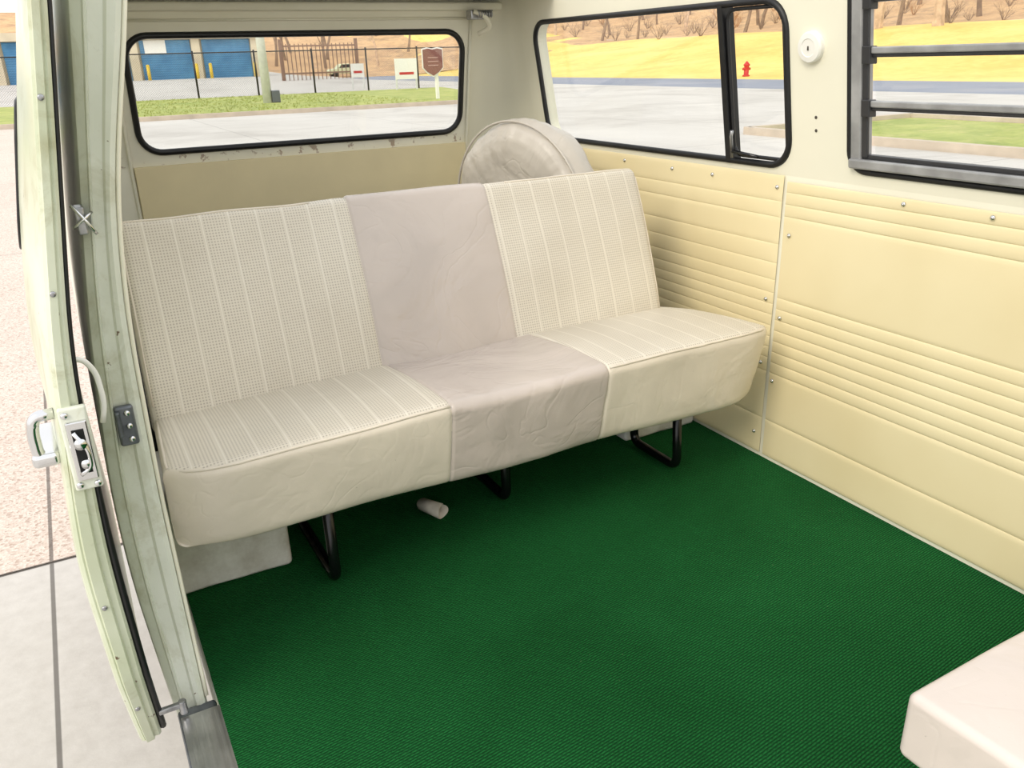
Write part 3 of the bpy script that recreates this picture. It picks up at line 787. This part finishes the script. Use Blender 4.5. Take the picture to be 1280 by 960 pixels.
# fence
m=bpy.data.materials.new('chain_link'); m.use_nodes=True; nt=m.node_tree; bs_=nt.nodes["Principled BSDF"]; bs_.inputs["Base Color"].default_value=(.05,.05,.05,1)
tcn=nt.nodes.new("ShaderNodeTexCoord"); sp_=nt.nodes.new("ShaderNodeSeparateXYZ"); nt.links.new(tcn.outputs["Object"],sp_.inputs[0])
def mth(op,a,b):
    q=nt.nodes.new("ShaderNodeMath"); q.operation=op
    for i,v in enumerate((a,b)):
        if isinstance(v,(int,float)): q.inputs[i].default_value=v
        else: nt.links.new(v,q.inputs[i])
    return q.outputs[0]
def dl(sgn):
    s_=mth('ADD',sp_.outputs[0],mth('MULTIPLY',sp_.outputs[2],sgn)); return mth('LESS_THAN',mth('FRACT',mth('DIVIDE',s_,.11),0),.08)
al=mth('MAXIMUM',dl(1.),dl(-1.)); nt.links.new(al,bs_.inputs["Alpha"]); M['wire']=m
fe=empty("chain_link_fence",(0,48,-.5)); tag(fe,"black chain-link fence along the storage yard","fence")
g=Geo(); g.add([(-30,48,-.45),(23,48,-.45),(23,48,1.75),(-30,48,1.75)],[(0,1,2,3)]); adopt(g.obj("wire_mesh",M['wire']),fe)
g=Geo(); g.cyl((-30,48,1.75),(23,48,1.75),.03,8); adopt(g.obj("rail",M['black'],True),fe)
x=-30
while x<23.1:
    g=Geo(); g.cyl((x,48,-.5),(x,48,1.85),.05,8); adopt(g.obj("post",M['black'],True),fe); x+=3.12
# iron gate
M['rust']=simple('rusty_brown_paint',(138,106,88),.7)
g=Geo(); x=15.6
while x<21: g.box((x,62,0),(x+.05,62.06,2.4)); x+=.30
g.box((15.5,61.98,.4),(21,62.08,.5)); g.box((15.5,61.98,2.2),(21,62.08,2.3)); g.box((15.4,61.9,0),(15.6,62.1,2.7)); g.box((20.9,61.9,0),(21.1,62.1,2.7))
tag(g.obj("iron_gate",M['rust']),"brown barred iron gate behind the fence","gate")
# utility post
e=empty("utility_post",(8.7,38,-.5)); tag(e,"pale grey timber utility post with a meter box at its base","post")
M['post']=simple('grey_timber',(224,224,220),.8,var=.08,sc=5)
g=Geo(); g.tube([(8.7,38,-.5),(8.7,38,6)],[.2,.16],12); adopt(g.obj("pole",M['post'],True),e)
g=Geo(); g.box((8.85,37.75,-.45),(9.2,38.05,.05)); adopt(bevel(g.obj("meter_box",M['gun']),.03),e)
# brown sign
e=empty("yard_sign",(14.7,33.7,-.45)); tag(e,"brown shield-shaped sign with pale border on a white post","sign")
g=Geo(); g.box((14.78,33.7,-.5),(14.90,33.82,.6)); adopt(g.obj("post",M['white']),e)
M['signbrown']=simple('brown_sign_face',(134,84,76),.6)
def shield(s,y,zc=1.0,xc=14.65):
    P=[(-.5,.55),(-.25,.6),(0,.55),(.25,.6),(.5,.55),(.5,-.25),(.3,-.45),(0,-.62),(-.3,-.45),(-.5,-.25)]
    P=[(xc+a*s,zc+b*s) for a,b in P]; n_=len(P)
    g=Geo(); g.add([(a,y,b) for a,b in P]+[(a,y+.04,b) for a,b in P],[tuple(range(n_)),tuple(range(2*n_-1,n_-1,-1))]+[(i,i+n_,(i+1)%n_+n_,(i+1)%n_) for i in range(n_)]); return g
adopt(shield(.94,33.64).obj("sign_border",M['white']),e); adopt(shield(.86,33.61).obj("sign_face",M['signbrown']),e)
g=Geo()
M['signpale']=simple('pale_pink_lettering',(190,150,142),.6)
for z in (.85,1.0,1.15): g.box((14.42,33.595,z),(14.88,33.61,z+.04))
adopt(g.obj("lettering",M['signpale']),e)
M['red']=simple('red_paint',(200,40,36),.5)
for (x,y,w_,z0,z1,lab) in ((18.6,46.5,1.3,-.2,1.2,"plain white notice board on posts by the fence"),(17.6,52,.8,-.1,1.0,"small white and red notice board on a post")):
    e=empty("notice_board",(x,y,hgt(x,y))); tag(e,lab,"sign")
    g=Geo(); g.box((x-w_/2,y,z0+.3),(x+w_/2,y+.05,z1)); adopt(g.obj("board",M['white']),e)
    for xx in (x-w_/2,x+w_/2-.08):
        g=Geo(); g.box((xx,y+.05,-.5),(xx+.08,y+.12,z1)); adopt(g.obj("post",M['post']),e)
    g=Geo(); g.box((x-w_/3,y-.01,z0+.55),(x+w_/3,y,z0+.68)); adopt(g.obj("red_band",M['red']),e)
# parked car
cx,cy=31.5,98; cz=hgt(cx,cy)
car=empty("car",(cx,cy,cz)); tag(car,"small pale green vintage car parked on the rise","car")
M['carp']=simple('pale_green_car_paint',(214,220,180),.3)
prof=[(-1.9,.35),(-1.95,.7),(-1.6,.85),(-.9,.95),(-.5,1.4),(.6,1.42),(1.1,.98),(1.8,.85),(2.0,.6),(1.95,.35)]
n_=len(prof); g=Geo(); g.add([(cx+a,cy-.75,cz+b) for a,b in prof]+[(cx+a,cy+.75,cz+b) for a,b in prof],[tuple(range(n_)),tuple(range(2*n_-1,n_-1,-1))]+[(i,i+n_,(i+1)%n_+n_,(i+1)%n_) for i in range(n_)])
adopt(bevel(g.obj("body",M['carp']),.08),car)
g=Geo(); g.add([(cx+a,cy-.76,cz+b) for a,b in ((-.75,.98),(-.45,1.33),(.5,1.35),(.85,1.0))],[(0,1,2,3)]); adopt(g.obj("side_window",M['rubber']),car)
for a in (-1.2,1.25):
    for s_ in (-.78,.6):
        g=Geo(); g.cyl((cx+a,cy+s_,cz+.32),(cx+a,cy+s_+.18,cz+.32),.33,20); adopt(g.obj("wheel",M['rubber'],True),car)
# hydrant
hxp,hyp=39.5,41.5; hz=hgt(hxp,hyp)
g=Geo(); lathe(g,(hxp,hyp,hz),(0,0,1),[(0,.22),(.08,.22),(.1,.15),(.6,.15),(.65,.2),(.7,.2),(.82,.1),(.9,.04)],16); g.cyl((hxp-.28,hyp,hz+.45),(hxp+.28,hyp,hz+.45),.08,12)
tag(g.obj("fire_hydrant",M['red'],True),"red fire hydrant on the golden grass","hydrant")
# trees
M['bark']=simple('sunlit_bark',(226,196,168),.9,var=.2,sc=2); M['barkd']=simple('grey_brown_bark',(158,134,114),.9,var=.2,sc=2)
def tree_mesh(seed,mat,hh=9,bush=False,r0=.22):
    rnd=random.Random(seed); g=Geo()
    def br(p,d,L,r,dep):
        n_=3; pts=[p]; rr=[r]
        for i in range(n_):
            d=(d+Vector((rnd.uniform(-.18,.18),rnd.uniform(-.18,.18),rnd.uniform(-.02,.1)))).normalized()
            p=p+d*L/n_; pts.append(p); rr.append(r*(1-.45*(i+1)/n_))
        g.tube(pts,rr,7 if dep==0 else 3)
        if dep<4:
            for k in range(3):
                q=pts[rnd.choice([2,3])] if dep==0 else pts[rnd.choice([1,2,3])]
                a=rnd.uniform(0,6.28); s_=rnd.uniform(.45,.9)
                nd=(d+Vector((math.cos(a)*s_,math.sin(a)*s_,rnd.uniform(0,.3)))).normalized()
                br(q,nd,L*rnd.uniform(.5,.7),rr[-1]*.7,dep+1)
    if bush:
        for k in range(7):
            a=k*.9; br(Vector((0,0,-.1)),Vector((math.cos(a)*.7,math.sin(a)*.7,1)).normalized(),hh*.4,.035,1)
    else: br(Vector((0,0,-.3)),Vector((0,0,1)),hh*.42,r0,0)
    nm="bare_shrub" if bush else "bare_tree"
    me=bpy.data.meshes.new(nm); me.from_pydata(g.v,[],g.f); me.materials.append(mat); me.update(); return me
tms=[tree_mesh(i,M['bark'] if i%2 else M['barkd'],9+i) for i in range(5)]
tms.append(tree_mesh(33,M['bark'],13,r0=.42))
M['twig']=simple('orange_brown_twigs',(206,160,116),.9,var=.2,sc=2)
bms=[tree_mesh(20+i,M['twig'] if i%2 else M['barkd'],2.6,True) for i in range(3)]
rnd=random.Random(3); placed=[]
def put(x,y,i,sc,bush=False):
    if any((x-a)**2+(y-b)**2<(2.4 if bush else 5.5)**2 for a,b in placed) or (x-31.5)**2+(y-98)**2<81: return
    placed.append((x,y))
    o=bpy.data.objects.new("bare_shrub" if bush else "bare_tree",(bms if bush else tms)[i]); link(o); o.location=(x,y,hgt(x,y)); o.rotation_euler=(0,0,rnd.uniform(0,6.28)); o.scale=(sc,)*3
    if bush: tag(o,"leafless orange-brown shrub on the wooded slope","shrub",group="bare shrubs on the slope")
    else: tag(o,"leafless winter tree with sunlit brown bark" if i%2 else "leafless grey-brown winter tree","tree",group="bare trees on the slope")
for x,y in ((63,45.5),(64,52),(66,39),(62,36),(67,62)): put(x,y,5,1.1)
for k in range(190):
    x=rnd.uniform(67,104); y=x*rnd.uniform(.42,1.75); put(x,y,rnd.randrange(5),rnd.uniform(.8,1.2))
for k in range(110):
    y=rnd.uniform(92,140); x=y*rnd.uniform(.05,.62); put(x,y,rnd.randrange(5),rnd.uniform(.8,1.2))
for k in range(170):
    x=rnd.uniform(67,92); y=x*rnd.uniform(.42,1.75); put(x,y,rnd.randrange(3),rnd.uniform(.7,1.4),True)
